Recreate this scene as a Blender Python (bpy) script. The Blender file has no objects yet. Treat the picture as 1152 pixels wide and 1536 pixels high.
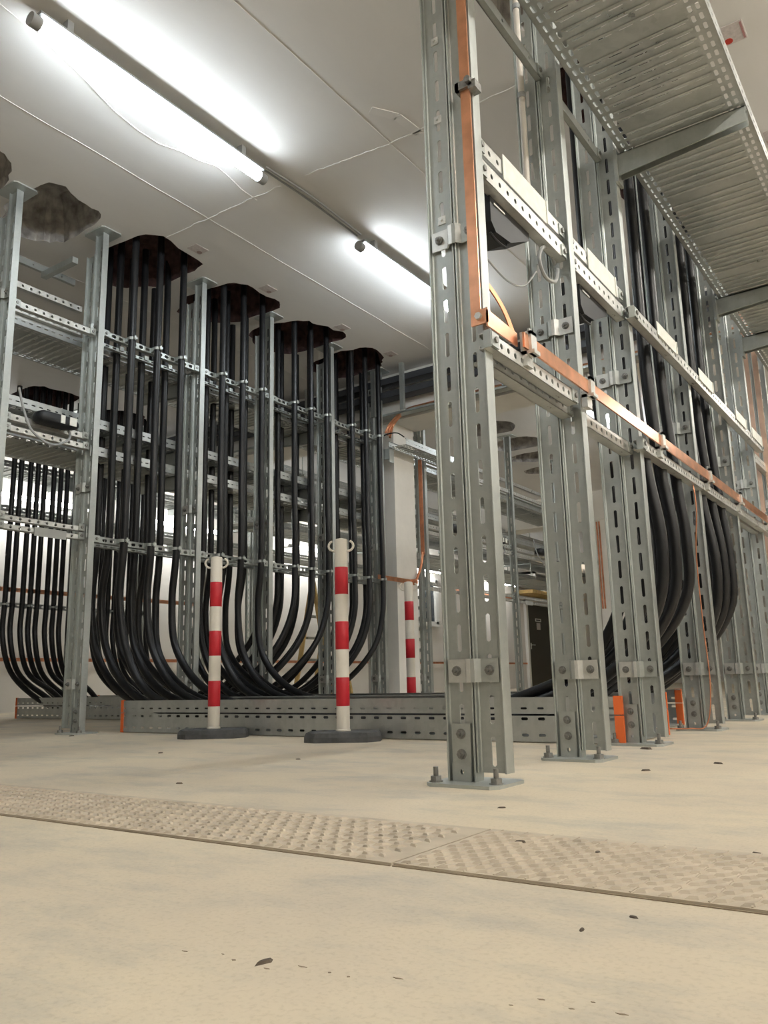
import bpy, bmesh, math, random
from mathutils import Vector, Matrix
random.seed(7)
S = bpy.context.scene
COL = S.collection
PI = math.pi

# ------------------------------------------------------------------ camera
CAMH = 0.256
pit, rol, yaw = math.radians(11.6), math.radians(-1.34), math.radians(34.67)
fw = Vector((-math.sin(yaw)*math.cos(pit), math.cos(yaw)*math.cos(pit), math.sin(pit)))
r0 = Vector((math.cos(yaw), math.sin(yaw), 0)); u0 = r0.cross(fw)
rr = math.cos(rol)*r0 + math.sin(rol)*u0
uu = -math.sin(rol)*r0 + math.cos(rol)*u0
cd = bpy.data.cameras.new('camera'); cam = bpy.data.objects.new('camera', cd); COL.objects.link(cam)
M = Matrix((rr, uu, -fw)).transposed().to_4x4(); M.translation = Vector((0, 0, CAMH))
cam.matrix_world = M
cd.sensor_fit = 'VERTICAL'; cd.sensor_height = 36.0; cd.lens = 1230/1536*36.0
cd.clip_start = 0.02; cd.clip_end = 100
S.camera = cam

# ------------------------------------------------------------------ world, exposure
W = bpy.data.worlds.new('world'); S.world = W; W.use_nodes = True
W.node_tree.nodes['Background'].inputs[0].default_value = (0.05, 0.05, 0.055, 1)
W.node_tree.nodes['Background'].inputs[1].default_value = 1.0
S.view_settings.view_transform = 'Standard'; S.view_settings.look = 'None'
S.view_settings.gamma = 1.0; S.view_settings.use_curve_mapping = False
S.view_settings.exposure = 1.05
S.cycles.use_denoising = True
S.cycles.max_bounces = 8; S.cycles.diffuse_bounces = 5; S.cycles.glossy_bounces = 4
S.cycles.sample_clamp_indirect = 8.0
TUBE_POWER = 20.0
WARM_POWER = 56.0

# ------------------------------------------------------------------ materials
def newmat(name):
    m = bpy.data.materials.new(name); m.use_nodes = True
    nt = m.node_tree; b = nt.nodes['Principled BSDF']
    return m, nt, b
def N(nt, t, **kw):
    n = nt.nodes.new(t)
    for k, v in kw.items():
        if k in n.inputs: n.inputs[k].default_value = v
        else: setattr(n, k, v)
    return n
def coords(nt, sc=(1, 1, 1), obj=True):
    tc = nt.nodes.new('ShaderNodeTexCoord'); mp = nt.nodes.new('ShaderNodeMapping')
    mp.inputs['Scale'].default_value = sc
    nt.links.new(tc.outputs['Object'], mp.inputs['Vector']); return mp.outputs[0]
def ramp(nt, fac, stops):
    r = nt.nodes.new('ShaderNodeValToRGB'); e = r.color_ramp.elements
    e[0].position, e[0].color = stops[0][0], (*stops[0][1], 1)
    e[1].position, e[1].color = stops[-1][0], (*stops[-1][1], 1)
    for p, c in stops[1:-1]:
        x = e.new(p); x.color = (*c, 1)
    nt.links.new(fac, r.inputs[0]); return r.outputs[0]
def simple(name, col, rough=0.5, metal=0.0, var=0.0, scale=20.0, bump=0.0, spec=0.5):
    m, nt, b = newmat(name)
    b.inputs['Base Color'].default_value = (*col, 1); b.inputs['Roughness'].default_value = rough
    b.inputs['Metallic'].default_value = metal; b.inputs['Specular IOR Level'].default_value = spec
    if var or bump:
        v = coords(nt); n = N(nt, 'ShaderNodeTexNoise', Scale=scale, Detail=5.0); nt.links.new(v, n.inputs['Vector'])
        if var:
            c = ramp(nt, n.outputs[0], [(0.3, tuple(x*(1-var) for x in col)), (0.7, tuple(min(1, x*(1+var)) for x in col))])
            nt.links.new(c, b.inputs['Base Color'])
        if bump:
            bp = N(nt, 'ShaderNodeBump', Strength=bump, Distance=0.003); nt.links.new(n.outputs[0], bp.inputs['Height'])
            nt.links.new(bp.outputs[0], b.inputs['Normal'])
    return m
def galv(name, a, b_, c, rough=0.42, metal=0.75, sc=9.0):
    m, nt, b = newmat(name)
    v = coords(nt); vs = coords(nt, (1, 1, 0.12))
    vo = N(nt, 'ShaderNodeTexVoronoi', Scale=sc*9); nt.links.new(v, vo.inputs['Vector'])
    n = N(nt, 'ShaderNodeTexNoise', Scale=sc, Detail=6.0, Roughness=0.65); nt.links.new(vs, n.inputs['Vector'])
    mx = N(nt, 'ShaderNodeMix', data_type='FLOAT'); mx.inputs[0].default_value = 0.16
    nt.links.new(n.outputs[0], mx.inputs[2]); nt.links.new(vo.outputs['Color'], mx.inputs[3])
    col = ramp(nt, mx.outputs[0], [(0.25, a), (0.5, b_), (0.75, c)])
    nt.links.new(col, b.inputs['Base Color'])
    rg = ramp(nt, mx.outputs[0], [(0.3, (rough-.1,)*3), (0.7, (rough+.14,)*3)]); nt.links.new(rg, b.inputs['Roughness'])
    b.inputs['Metallic'].default_value = metal
    return m
GALV = galv('galvanised_steel', (.37, .40, .39), (.45, .48, .465), (.53, .555, .54), metal=.65)
GALVB = galv('bright_zinc_steel', (.55, .56, .54), (.66, .67, .65), (.80, .80, .78), rough=.34, metal=.6)
TRAYM = galv('tray_zinc_steel', (.38, .41, .405), (.49, .515, .51), (.60, .62, .61), rough=.36, metal=.75, sc=5)
BOLT = simple('bolt_steel', (.28, .28, .27), .45, .8, .25, 80)
BLACK = simple('cable_sheath', (.008, .0085, .010), .36, 0, .25, 30, spec=.4)
BLK2 = simple('black_plastic', (.010, .012, .015), .5)
RUB = simple('rubber_base', (.075, .078, .08), .75, 0, .35, 25, .3)
COPPER = simple('copper', (.80, .40, .24), .28, .9, .18, 14)
COPD = simple('dull_copper', (.62, .27, .15), .42, .75, .2, 14)
COPL = simple('pale_copper', (.74, .52, .40), .35, .7, .15, 10)
ORANGE = simple('orange_plastic', (.80, .16, .035), .5)
WHITEP = simple('white_plastic', (.78, .74, .66), .5, 0, .06, 12)
REDP = simple('red_band', (.56, .016, .03), .45)
PLATE = simple('label_plate', (.74, .75, .70), .45, .0, .08, 30)
GREYP = simple('grey_plastic', (.30, .31, .31), .5)
LABELG = simple('grey_label', (.38, .39, .37), .5)
PAPER = simple('paper_tag', (.60, .55, .54), .8, 0, .12, 60)
DOORM = simple('door_paint', (.045, .042, .028), .5, 0, .1, 3)
FRAMEM = simple('door_frame', (.12, .115, .09), .5)
FOAM = simple('brown_fire_foam', (.085, .045, .042), .9, 0, .5, 18, .8)
HOLEM = simple('broken_concrete', (.36, .34, .32), .9, 0, .45, 16, .9)
WOOD = simple('ladder_wood', (.60, .42, .16), .6, 0, .2, 8)
CHIP = simple('debris', (.10, .08, .06), .9, 0, .4, 60)
GLASS = simple('dark_glass', (.05, .06, .07), .08)
WFRAME = simple('window_frame', (.75, .75, .72), .45)
SHADET = simple('shade_toned_tray_steel', (.07, .075, .085), .5, .4)  # unlit look of the beam trays put into the steel colour
CONDM = simple('conduit', (.62, .58, .52), .45, 0, .1, 10)

def floor_mat():
    m, nt, b = newmat('beige_concrete_floor')
    v = coords(nt)
    def noise(sc, det, ro, vec=v):
        n = N(nt, 'ShaderNodeTexNoise', Scale=sc, Detail=det, Roughness=ro); nt.links.new(vec, n.inputs['Vector']); return n.outputs[0]
    def mul(a, c, f):
        m_ = N(nt, 'ShaderNodeMix', data_type='RGBA', blend_type='MULTIPLY'); m_.inputs[0].default_value = f
        nt.links.new(a, m_.inputs[6]); nt.links.new(c, m_.inputs[7]); return m_.outputs[2]
    base = ramp(nt, noise(1.7, 9.0, .62), [(.30, (.50, .45, .37)), (.45, (.60, .525, .41)), (.60, (.65, .57, .435)), (.72, (.70, .615, .47))])
    stain = ramp(nt, noise(2.6, 10.0, .72, coords(nt, (1.0, 1.9, 1))), [(.36, (.74, .79, .86)), (.50, (.97, .98, .99)), (.56, (1, 1, 1))])
    speck = ramp(nt, noise(150, 4.0, .6), [(.32, (.84, .83, .80)), (.5, (1, 1, 1))])
    dirt = ramp(nt, noise(26, 8.0, .75), [(.26, (.62, .56, .48)), (.36, (1, 1, 1))])
    c = mul(mul(mul(base, stain, .85), speck, .7), dirt, .8)
    nt.links.new(c, b.inputs['Base Color'])
    b.inputs['Roughness'].default_value = .62; b.inputs['Specular IOR Level'].default_value = .3
    bp = N(nt, 'ShaderNodeBump', Strength=.35, Distance=.002); nt.links.new(noise(34, 9.0, .7), bp.inputs['Height'])
    nt.links.new(bp.outputs[0], b.inputs['Normal'])
    return m
FLOORM = floor_mat()
def conc(name, a, b_, sc=2.0, bump=.25, stretch=(1, 1, 1)):
    m, nt, b = newmat(name)
    v = coords(nt, stretch); n = N(nt, 'ShaderNodeTexNoise', Scale=sc, Detail=8.0, Roughness=.6); nt.links.new(v, n.inputs['Vector'])
    nt.links.new(ramp(nt, n.outputs[0], [(.3, a), (.7, b_)]), b.inputs['Base Color'])
    n2 = N(nt, 'ShaderNodeTexNoise', Scale=sc*9, Detail=6.0); nt.links.new(v, n2.inputs['Vector'])
    bp = N(nt, 'ShaderNodeBump', Strength=bump, Distance=.004); nt.links.new(n2.outputs[0], bp.inputs['Height'])
    nt.links.new(bp.outputs[0], b.inputs['Normal']); b.inputs['Roughness'].default_value = .75
    b.inputs['Specular IOR Level'].default_value = .3
    return m
CEILM = conc('painted_concrete_ceiling', (.70, .69, .675), (.79, .78, .765), 1.4, .35, (1, .35, 1))
WALLM = conc('painted_wall', (.72, .70, .66), (.80, .78, .74), 1.0, .15)
COLM = conc('column_concrete', (.72, .71, .67), (.82, .80, .76), 3.0, .2)
RIDGE = simple('joint_mortar', (.74, .73, .71), .8)
TREAD = simple('dusty_tread_plate', (.49, .425, .33), .6, .05, .15, 14, .3)
GAPM = simple('dark_gap', (.27, .215, .15), .9)
def emis(name, col, st):
    m, nt, b = newmat(name)
    b.inputs['Base Color'].default_value = (*col, 1)
    b.inputs['Emission Color'].default_value = (*col, 1); b.inputs['Emission Strength'].default_value = st
    return m
TUBE = emis('lit_tube', (.88, .95, 1.0), TUBE_POWER)
TUBER = emis('lit_warm_tube', (1.0, .955, .875), WARM_POWER)
TUBEW = emis('lit_wall_tube', (.98, .98, .95), 24.0)

# ------------------------------------------------------------------ helpers
class MB:
    def __init__(s): s.v = []; s.f = []
    def add(s, vs, fs):
        o = len(s.v); s.v += [tuple(p) for p in vs]; s.f += [tuple(i+o for i in f) for f in fs]
        return s
    def box(s, x0, x1, y0, y1, z0, z1):
        return s.add([(x0,y0,z0),(x1,y0,z0),(x1,y1,z0),(x0,y1,z0),(x0,y0,z1),(x1,y0,z1),(x1,y1,z1),(x0,y1,z1)],
                     [(0,3,2,1),(4,5,6,7),(0,1,5,4),(1,2,6,5),(2,3,7,6),(3,0,4,7)])
    def prism(s, pts, a, b, axis=2):
        # polygon pts (2D) extruded from a to b along axis
        def P(p, h):
            return {2: (p[0], p[1], h), 1: (p[0], h, p[1]), 0: (h, p[0], p[1])}[axis]
        n = len(pts); vs = [P(p, a) for p in pts]+[P(p, b) for p in pts]
        fs = [tuple(range(n))[::-1], tuple(range(n, 2*n))]+[(i, (i+1) % n, n+(i+1) % n, n+i) for i in range(n)]
        return s.add(vs, fs)
    def ribbon(s, pts, th, a, b, axis=2):
        # open polyline in 2D thickened by th and extruded
        off = []
        for i, p in enumerate(pts):
            q0 = Vector(pts[max(i-1, 0)]); q1 = Vector(pts[min(i+1, len(pts)-1)])
            d = (q1-q0).normalized(); off.append((p[0]-d[1]*th, p[1]+d[0]*th))
        for i in range(len(pts)-1):
            s.prism([pts[i], pts[i+1], off[i+1], off[i]], a, b, axis)
        return s
    def cell(s, o, U, V, L, Wd, l, w, th):
        # rectangular plate cell L (along U) x Wd (along V) with rounded slot l x w, thickness th along -U x V
        o, U, V = Vector(o), Vector(U), Vector(V); Nn = U.cross(V)
        a, b = L/2, Wd/2; i, j = l/2, w/2; c = min(i, j)*.6
        inn = [(i-c, j), (i, j-c), (i, -j+c), (i-c, -j), (-i+c, -j), (-i, -j+c), (-i, j-c), (-i+c, j)]
        out = [(a, b), (a, -b), (-a, -b), (-a, b)]
        pts = inn+out; vs = []
        for h in (0, -th):
            vs += [o+U*(p[0]+a)+V*(p[1]+b)+Nn*h for p in pts]
        F = [(8, 11, 7, 0), (8, 0, 1), (9, 8, 1, 2), (9, 2, 3), (10, 9, 3, 4), (10, 4, 5), (11, 10, 5, 6), (11, 6, 7)]
        fs = [f for f in F]+[tuple(k+12 for k in f[::-1]) for f in F]+[(k, (k+1) % 8, 12+(k+1) % 8, 12+k) for k in range(8)]
        return s.add(vs, fs)
    def plate(s, o, U, V, L, Wd, th):
        o, U, V = Vector(o), Vector(U), Vector(V); Nn = U.cross(V)*-th
        p = [o, o+U*L, o+U*L+V*Wd, o+V*Wd]
        return s.add(p+[q+Nn for q in p], [(0,1,2,3),(7,6,5,4),(0,4,5,1),(1,5,6,2),(2,6,7,3),(3,7,4,0)])
    def slotted(s, o, U, V, n, pitch, Wd, l, w, th):
        for k in range(n): s.cell(Vector(o)+Vector(U)*(k*pitch), U, V, pitch, Wd, l, w, th)
        return s
    def tube(s, path, r, n=10, cap=True):
        P = [Vector(p) for p in path]; m = len(P); o = len(s.v)
        T = [(P[min(i+1, m-1)]-P[max(i-1, 0)]).normalized() for i in range(m)]
        ref = Vector((0, 1, 0)) if abs(T[0].y) < .9 else Vector((1, 0, 0))
        A = (ref-T[0]*ref.dot(T[0])).normalized()
        for i in range(m):
            A = (A-T[i]*A.dot(T[i])).normalized(); B = T[i].cross(A)
            for k in range(n):
                t = 2*PI*k/n; s.v.append(tuple(P[i]+(A*math.cos(t)+B*math.sin(t))*r))
        for i in range(m-1):
            for k in range(n):
                k2 = (k+1) % n; s.f.append((o+i*n+k, o+i*n+k2, o+(i+1)*n+k2, o+(i+1)*n+k))
        if cap:
            s.f.append(tuple(o+k for k in range(n))[::-1]); s.f.append(tuple(o+(m-1)*n+k for k in range(n)))
        return s
    def cyl(s, c, d, r, h, n=10):
        c, d = Vector(c), Vector(d); return s.tube([c, c+d*h], r, n)
    def lathe(s, prof, c=(0, 0, 0), n=20):
        o = len(s.v)
        for r, z in prof:
            for k in range(n): s.v.append((c[0]+r*math.cos(2*PI*k/n), c[1]+r*math.sin(2*PI*k/n), c[2]+z))
        for i in range(len(prof)-1):
            for k in range(n):
                k2 = (k+1) % n; s.f.append((o+i*n+k, o+i*n+k2, o+(i+1)*n+k2, o+(i+1)*n+k))
        s.f.append(tuple(o+k for k in range(n))[::-1]); s.f.append(tuple(o+(len(prof)-1)*n+k for k in range(n)))
        return s
    def mesh(s, name, mat, smooth=False):
        me = bpy.data.meshes.new(name); me.from_pydata(s.v, [], s.f); me.update()
        bm = bmesh.new(); bm.from_mesh(me); bmesh.ops.recalc_face_normals(bm, faces=bm.faces); bm.to_mesh(me); bm.free()
        me.materials.append(mat)
        if smooth:
            me.polygons.foreach_set('use_smooth', [True]*len(me.polygons))
            me.set_sharp_from_angle(angle=math.radians(40))
        return me
    def build(s, name, mat, parent=None, smooth=False, loc=None):
        if loc is None and parent is not None:
            q = parent.get('_o', (0, 0, 0)); q = Vector(q)
            s.v = [tuple(Vector(p)-q) for p in s.v]
        o = bpy.data.objects.new(name, s.mesh(name, mat, smooth)); COL.objects.link(o)
        if parent is not None: o.parent = parent
        if loc is not None: o.location = loc
        if parent is not None and loc is None: o['_o'] = tuple(parent.get('_o', (0, 0, 0)))
        return o
def link(me, name, parent, loc=(0, 0, 0), rotz=0):
    o = bpy.data.objects.new(name, me); COL.objects.link(o); o.parent = parent; o.location = loc
    o.rotation_euler[2] = rotz; return o
def tag(o, label, cat, group=None, kind=None):
    o['label'] = label; o['category'] = cat
    if group: o['group'] = group
    if kind: o['kind'] = kind
    return o
def thing(name, label, cat, loc=(0, 0, 0), group=None):
    o = bpy.data.objects.new(name, None); COL.objects.link(o); o.location = loc; o['_o'] = tuple(loc)
    o.empty_display_size = .05
    return tag(o, label, cat, group)
def copy_tree(o, parent=None):
    c = o.copy(); COL.objects.link(c); c.parent = parent
    for ch in list(o.children): copy_tree(ch, c)
    return c
def struct(o): o['kind'] = 'structure'; return o
def spline(pts, n=8):
    P = [Vector(p) for p in pts]; P = [P[0]*2-P[1]]+P+[P[-1]*2-P[-2]]; out = []
    for i in range(1, len(P)-2):
        a, b, c, d = P[i-1], P[i], P[i+1], P[i+2]
        for k in range(n):
            t = k/n
            out.append(.5*((2*b)+(c-a)*t+(2*a-5*b+4*c-d)*t*t+(3*b-a-3*c+d)*t**3))
    out.append(P[-2]); return out
ORD = ['first', 'second', 'third', 'fourth', 'fifth', 'sixth', 'seventh', 'eighth', 'ninth', 'tenth']
HEX = lambda r: [(r*math.cos(PI/3*k), r*math.sin(PI/3*k)) for k in range(6)]

# ------------------------------------------------------------------ setting
CZ = 3.09
X0, X1, Y0, Y1 = -8.8, 7.0, -6.0, 24.0
floor = struct(MB().box(X0, X1, Y0, Y1, -.1, 0).build('floor', FLOORM))
struct(MB().box(X0-.2, X0, Y0, Y1, 0, CZ+.3).build('wall_left', WALLM))
struct(MB().box(X1, X1+.2, Y0, Y1, 0, CZ+.3).build('wall_right', WALLM))
struct(MB().box(X0, X1, Y1, Y1+.2, 0, CZ+.3).build('wall_back', WALLM))
struct(MB().box(X0, X1, Y0-.2, Y0, 0, CZ+.3).build('wall_front', WALLM))

# ceiling with broken-out openings
def outline(cx, cy, rx, ry, seed, n=34, j=.13):
    R = random.Random(seed); pts = []
    ph = [R.uniform(0, 6.3) for _ in range(4)]
    for k in range(n):
        t = 2*PI*k/n
        q = 1+j*(.55*math.sin(2*t+ph[0])+.45*math.sin(3*t+ph[1])+.35*math.sin(5*t+ph[2]))+R.uniform(-.35, .35)*j
        e = .72
        c, s_ = math.cos(t), math.sin(t)
        pts.append((cx+rx*q*math.copysign(abs(c)**e, c), cy+ry*q*math.copysign(abs(s_)**e, s_)))
    return pts
HOLES = [(-4.22, 2.04, .34, .22, 0), (-4.24, 2.60, .33, .235, 0), (-4.26, 3.33, .37, .30, 1), (-4.26, 4.12, .36, .29, 1),
         (-4.26, 4.89, .37, .29, 1), (-4.26, 5.63, .35, .28, 1),
         (-4.22, 7.40, .34, .25, 0), (-4.22, 8.22, .34, .25, 0), (-4.22, 9.02, .34, .25, 0), (-4.25, 9.72, .36, .24, 0), (-4.35, 10.45, .36, .24, 0),
         (-1.06, 2.83, .27, .20, 0), (-1.06, 3.55, .28, .29, 1), (-1.06, 4.40, .28, .29, 1),
         (-7.2, 4.48, .33, .29, 1), (-7.2, 5.34, .33, .29, 1)]
bm = bmesh.new(); edges = []
def loop(pts):
    vs = [bm.verts.new((x, y, CZ)) for x, y in pts]
    for i in range(len(vs)): edges.append(bm.edges.new((vs[i], vs[(i+1) % len(vs)])))
# split the slab outline densely so the fill stays well shaped
loop([(X0, Y0), (X1, Y0), (X1, Y1), (X0, Y1)])
OUT = []
for k, (cx, cy, rx, ry, t) in enumerate(HOLES):
    p = outline(cx, cy, rx, ry, 11+k); OUT.append(p); loop(p)
bmesh.ops.triangle_fill(bm, use_beauty=True, use_dissolve=False, edges=edges, normal=(0, 0, -1))
me = bpy.data.meshes.new('ceiling'); bm.to_mesh(me); bm.free(); me.materials.append(CEILM)
ceiling = bpy.data.objects.new('ceiling', me); COL.objects.link(ceiling); struct(ceiling)
struct(MB().box(X0, X1, Y0, Y1, CZ+.32, CZ+.4).build('trim_1', CEILM))     # slab above the openings
for k, p in enumerate(OUT):
    cx, cy, rx, ry, t = HOLES[k]; m = MB(); n = len(p); R = random.Random(90+k)
    rings = [(1.0, CZ), (.97, CZ+.05), (.9, CZ+.12), (.80, CZ+.2), (.6, CZ+.26)]
    for sc, z in rings:
        for x, y in p:
            q = sc*(1+R.uniform(-.04, .04)*(sc < 1))
            m.v.append((cx+(x-cx)*q, cy+(y-cy)*q, z+R.uniform(-.012, .012)*(sc < 1)))
    for i in range(len(rings)-1):
        for j in range(n):
            j2 = (j+1) % n; m.f.append((i*n+j, i*n+j2, (i+1)*n+j2, (i+1)*n+j))
    m.f.append(tuple((len(rings)-1)*n+j for j in range(n)))
    m.build('ceiling_opening', FOAM if t else HOLEM, ceiling, smooth=False)
def strip(pts, w, z0, z1):
    m = MB(); R = random.Random(int(abs(pts[0][0]*1000)))
    for i in range(len(pts)-1):
        a, b = Vector(pts[i]), Vector(pts[i+1]); d = (b-a).normalized(); nn = Vector((-d.y, d.x))*w/2
        m.prism([a-nn, b-nn, b+nn, a+nn], z0, z1)
    return m
def wob(a, b, n, amp, seed):
    R = random.Random(seed); A, B = Vector(a), Vector(b); d = (B-A).normalized(); q = Vector((-d.y, d.x))
    return [tuple(A+(B-A)*i/n+q*R.uniform(-amp, amp)) for i in range(n+1)]
for a, b, s_ in (((-3.49, -1), (-3.49, 5.9), 1), ((-2.17, -1), (-2.17, 5.9), 2), ((-.85, -1), (-.85, 5.9), 3), ((.45, -1), (.45, 5.9), 4), ((-4.81, -1), (-4.81, 5.9), 4)):
    strip(wob(a, b, 40, .003, s_), .0045, CZ-.002, CZ+.01).build('joint_ridge', CEILM, ceiling)
for a, b, s_ in (((-3.86, 3.19), (-2.9, 3.215), 5), ((-2.72, 3.22), (-2.17, 3.28), 6), ((-2.17, 3.28), (-.5, 3.3), 7), ((-3.9, .75), (1, .8), 8)):
    strip(wob(a, b, 22, .007, s_), .010, CZ-.003, CZ+.01).build('joint_ridge', RIDGE, ceiling)
CRK = [(-2.95, 1.40), (-2.993, 1.718), (-3.04, 1.9), (-3.063, 2.024), (-3.137, 2.231), (-3.16, 2.4), (-3.155, 2.542), (-3.12, 2.65), (-3.093, 2.768), (-3.06, 2.86), (-3.071, 2.975), (-3.1, 3.1), (-3.111, 3.235)]
strip([(x+random.uniform(-.008, .008), y) for x, y in CRK for _ in (0,)], .007, CZ-.003, CZ+.01).build('plaster_crack', RIDGE, ceiling)
# broken plaster patch and small blow holes
strip([(-2.10, 3.0), (-2.02, 3.12), (-2.0, 3.3), (-2.05, 3.45)], .05, CZ-.003, CZ+.01).build('plaster_patch', RIDGE, ceiling)

# downstand beams and columns
b1 = struct(MB().box(X0, X1, 6.10, 6.52, 2.63, CZ).build('trim_2', COLM)); b1['label'] = 'white concrete downstand beam across the hall'
b2 = struct(MB().box(X0, X1, 12.2, 12.6, 2.63, CZ).build('trim_3', COLM))
for x, y, lb in ((-4.46, 6.14, 'white concrete column under the beam behind the last cabled bay'), (-4.45, 12.22, 'far white concrete column seen between right posts')):
    c = thing('concrete_column', lb, 'column', (x+.17, y+.17, 0))
    MB().box(x, x+.34, y, y+.34, 0, 2.63).build('shaft', COLM, c)
    MB().box(x-.006, x+.346, y-.006, y+.346, 2.30, 2.33).build('collar_ridge', COLM, c)
    c['kind'] = 'structure'

# floor crack, chips
def broken(a, b, n, seed):
    R = random.Random(seed); m = MB(); A, B = Vector(a), Vector(b)
    for i in range(n):
        p = A+(B-A)*(i+R.uniform(-.4, .4))/n; l, w = R.uniform(.0015, .006), R.uniform(.0005, .0016); y = R.uniform(-.014, .014)
        m.prism([(p.x-l, p.y+y), (p.x-l*.2, p.y+y-w), (p.x+l, p.y+y+w*.3), (p.x+l*.3, p.y+y+w)], 0, .0005)
    return m
broken((-.66, .600), (-.42, .640), 8, 3).build('floor_crack', GAPM, floor)
broken((-.33, .655), (-.24, .685), 5, 4).build('floor_crack', GAPM, floor)

# ------------------------------------------------------------------ lamps
def lamp(x, ya, yb, z, lb, mat=TUBE, r=.026):
    t = thing('tube_lamp', lb, 'lamp', (x, (ya+yb)/2, z), 'tubular ceiling lamps')
    MB().cyl((x, ya+.03, z), (0, 1, 0), r, yb-ya-.06, 16).build('lit_tube', mat, t, True)
    for a, d in ((ya, 1), (yb, -1)):
        MB().tube([(x, a-.01*d, z), (x, a+.035*d, z)], r+.004, 14).build('end_cap', GREYP, t, True)
    if z > 2.8:
        m = MB(); m.prism([(x-.034, z+.030), (x+.034, z+.030), (x+.028, z+.046), (x-.028, z+.046)], ya+.02, yb-.02, 1); m.build('housing', GREYP, t)
    for q in (.12, .88):
        y = ya+(yb-ya)*q
        m = MB().box(x-.018, x+.018, y-.015, y+.015, z+r*.9, CZ if z > 2.8 else z+.03)
        if z < 2.8: m.box(X0, x+.018, y-.015, y+.015, z+.01, z+.03)
        m.build('mounting_clip', GREYP, t)
    return t
LX = -2.83
lamp(LX, 1.60, 2.99, 2.985, 'long bright tube lamp on ceiling at upper left')
lamp(LX, 3.88, 5.27, 2.985, 'second bright tube lamp on ceiling, cut by the nearest post')
lamp(LX, -1.0, .39, 2.985, 'ceiling tube lamp behind the viewer in the same row')
lamp(LX, 8.0, 9.39, 2.985, 'far ceiling tube lamp beyond the concrete beam')
for i, (ya, lb) in enumerate(((-1.0, 'tube lamp in right aisle behind the viewer'), (1.6, 'tube lamp in right aisle nearest the viewer'), (4.0, 'tube lamp in right aisle farther along'), (8.0, 'tube lamp in right aisle beyond the beam'))):
    lamp(.75, ya, ya+1.39, 2.985, lb, TUBER)
for i, ya in enumerate((-2.0, .6, 3.2, 8.0)):
    lamp(3.9, ya, ya+1.39, 2.985, 'tube lamp of the outer right row, %s from the front wall' % ORD[i], TUBER)
for i, ya in enumerate((4.6, 6.9, 9.6, 13.0, 16.2, 19.6)):
    lamp(-8.45, ya, ya+1.39, 2.36, 'bare tube lamp along the far left wall, %s from the left' % ORD[i], TUBEW)
for dx, lb in ((-.012, 'left thin grey conduit joining the two ceiling lamps'), (.014, 'right thin grey conduit joining the two ceiling lamps')):
    tag(MB().tube(spline([(LX+dx, 3.0, 3.06), (LX+dx*1.4, 3.4, 3.075), (LX+dx, 3.88, 3.06)], 6), .006, 8).build('conduit', GREYP, None, True), lb, 'conduit')

# ------------------------------------------------------------------ uprights
def profile_mesh(H):
    # I-section upright: local x 0..0.08, y 0..0.042, z 0..H, slotted web
    m = MB(); n = int(H/.1); rem = H-n*.1
    m.slotted((.004, .019, 0), (0, 0, 1), (1, 0, 0), n, .1, .072, .070, .0130, .004)
    if rem > .001: m.plate((.004, .019, n*.1), (0, 0, 1), (1, 0, 0), rem, .072, .004)
    for x, sx in ((0, 1), (.08, -1)):
        fl = [(x, .001), (x+sx*.001, 0), (x+sx*.004, 0), (x+sx*.005, .001), (x+sx*.005, .012), (x+sx*.012, .019), (x+sx*.012, .023), (x+sx*.005, .030), (x+sx*.005, .041), (x+sx*.004, .042), (x+sx*.001, .042), (x, .041)]
        m.prism(fl, 0, H)
    return m.mesh('profile', GALV)
PM = {}
def prof(H):
    k = round(H, 3)
    if k not in PM: PM[k] = profile_mesh(H)
    return PM[k]
def bolt_mesh(axis=-1):
    m = MB()
    m.prism([(.013*math.cos(2*PI*k/12), .013*math.sin(2*PI*k/12)) for k in range(12)], 0, -.002, 1)
    m.prism(HEX(.0105), -.002, -.009, 1)
    m.prism([(.005*math.cos(2*PI*k/8), .005*math.sin(2*PI*k/8)) for k in range(8)], -.009, -.016, 1)
    return m.mesh('bolt', BOLT)
BM = bolt_mesh()
am = MB(); am.prism(HEX(.015), .002, .014); am.cyl((0, 0, 0), (0, 0, 1), .0065, .036, 8); am.prism([(.017*math.cos(2*PI*k/12), .017*math.sin(2*PI*k/12)) for k in range(12)], 0, .003)
AM = am.mesh('anchor_bolt', BOLT)
def rplate(x0, x1, y0, y1, c):
    return [(x0+c, y0), (x1-c, y0), (x1, y0+c), (x1, y1-c), (x1-c, y1), (x0+c, y1), (x0, y1-c), (x0, y0+c)]
BPM = MB().prism(rplate(-.034, .166, -.062, .104, .018), 0, .008).mesh('base_plate', GALV)
fi = MB(); fi.box(.0135, .0665, .005, .0085, .052, .146); fi.cell((.0135, .005, .008), (0, 0, 1), (1, 0, 0), .044, .053, .012, .012, .0035)
fi.box(.0135, .017, .0085, .018, .008, .146); fi.box(.063, .0665, .0085, .018, .008, .146)
FIM = fi.mesh('foot_insert', GALV)
CLEAT = []
for pts in ([(.010, .009), (.060, .009), (.073, -.006), (.082, -.006)], [(.082, -.006), (.091, -.006), (.103, .009), (.153, .009)]):
    CLEAT.append([MB().ribbon(pts, -.004, 0, .058).mesh('joining_cleat', q) for q in (GALV, GALVB)])
sn = MB().box(-.012, .012, -.006, 0, -.012, .012); sn.prism([(.004*math.cos(2*PI*k/8), .004*math.sin(2*PI*k/8)) for k in range(8)], -.006, -.012, 1)
SNM = sn.mesh('slot_nut', GALVB)
tp = MB().prism(rplate(-.06, .14, -.05, .10, .015), -.008, 0).mesh('top_plate', GALV)
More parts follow.
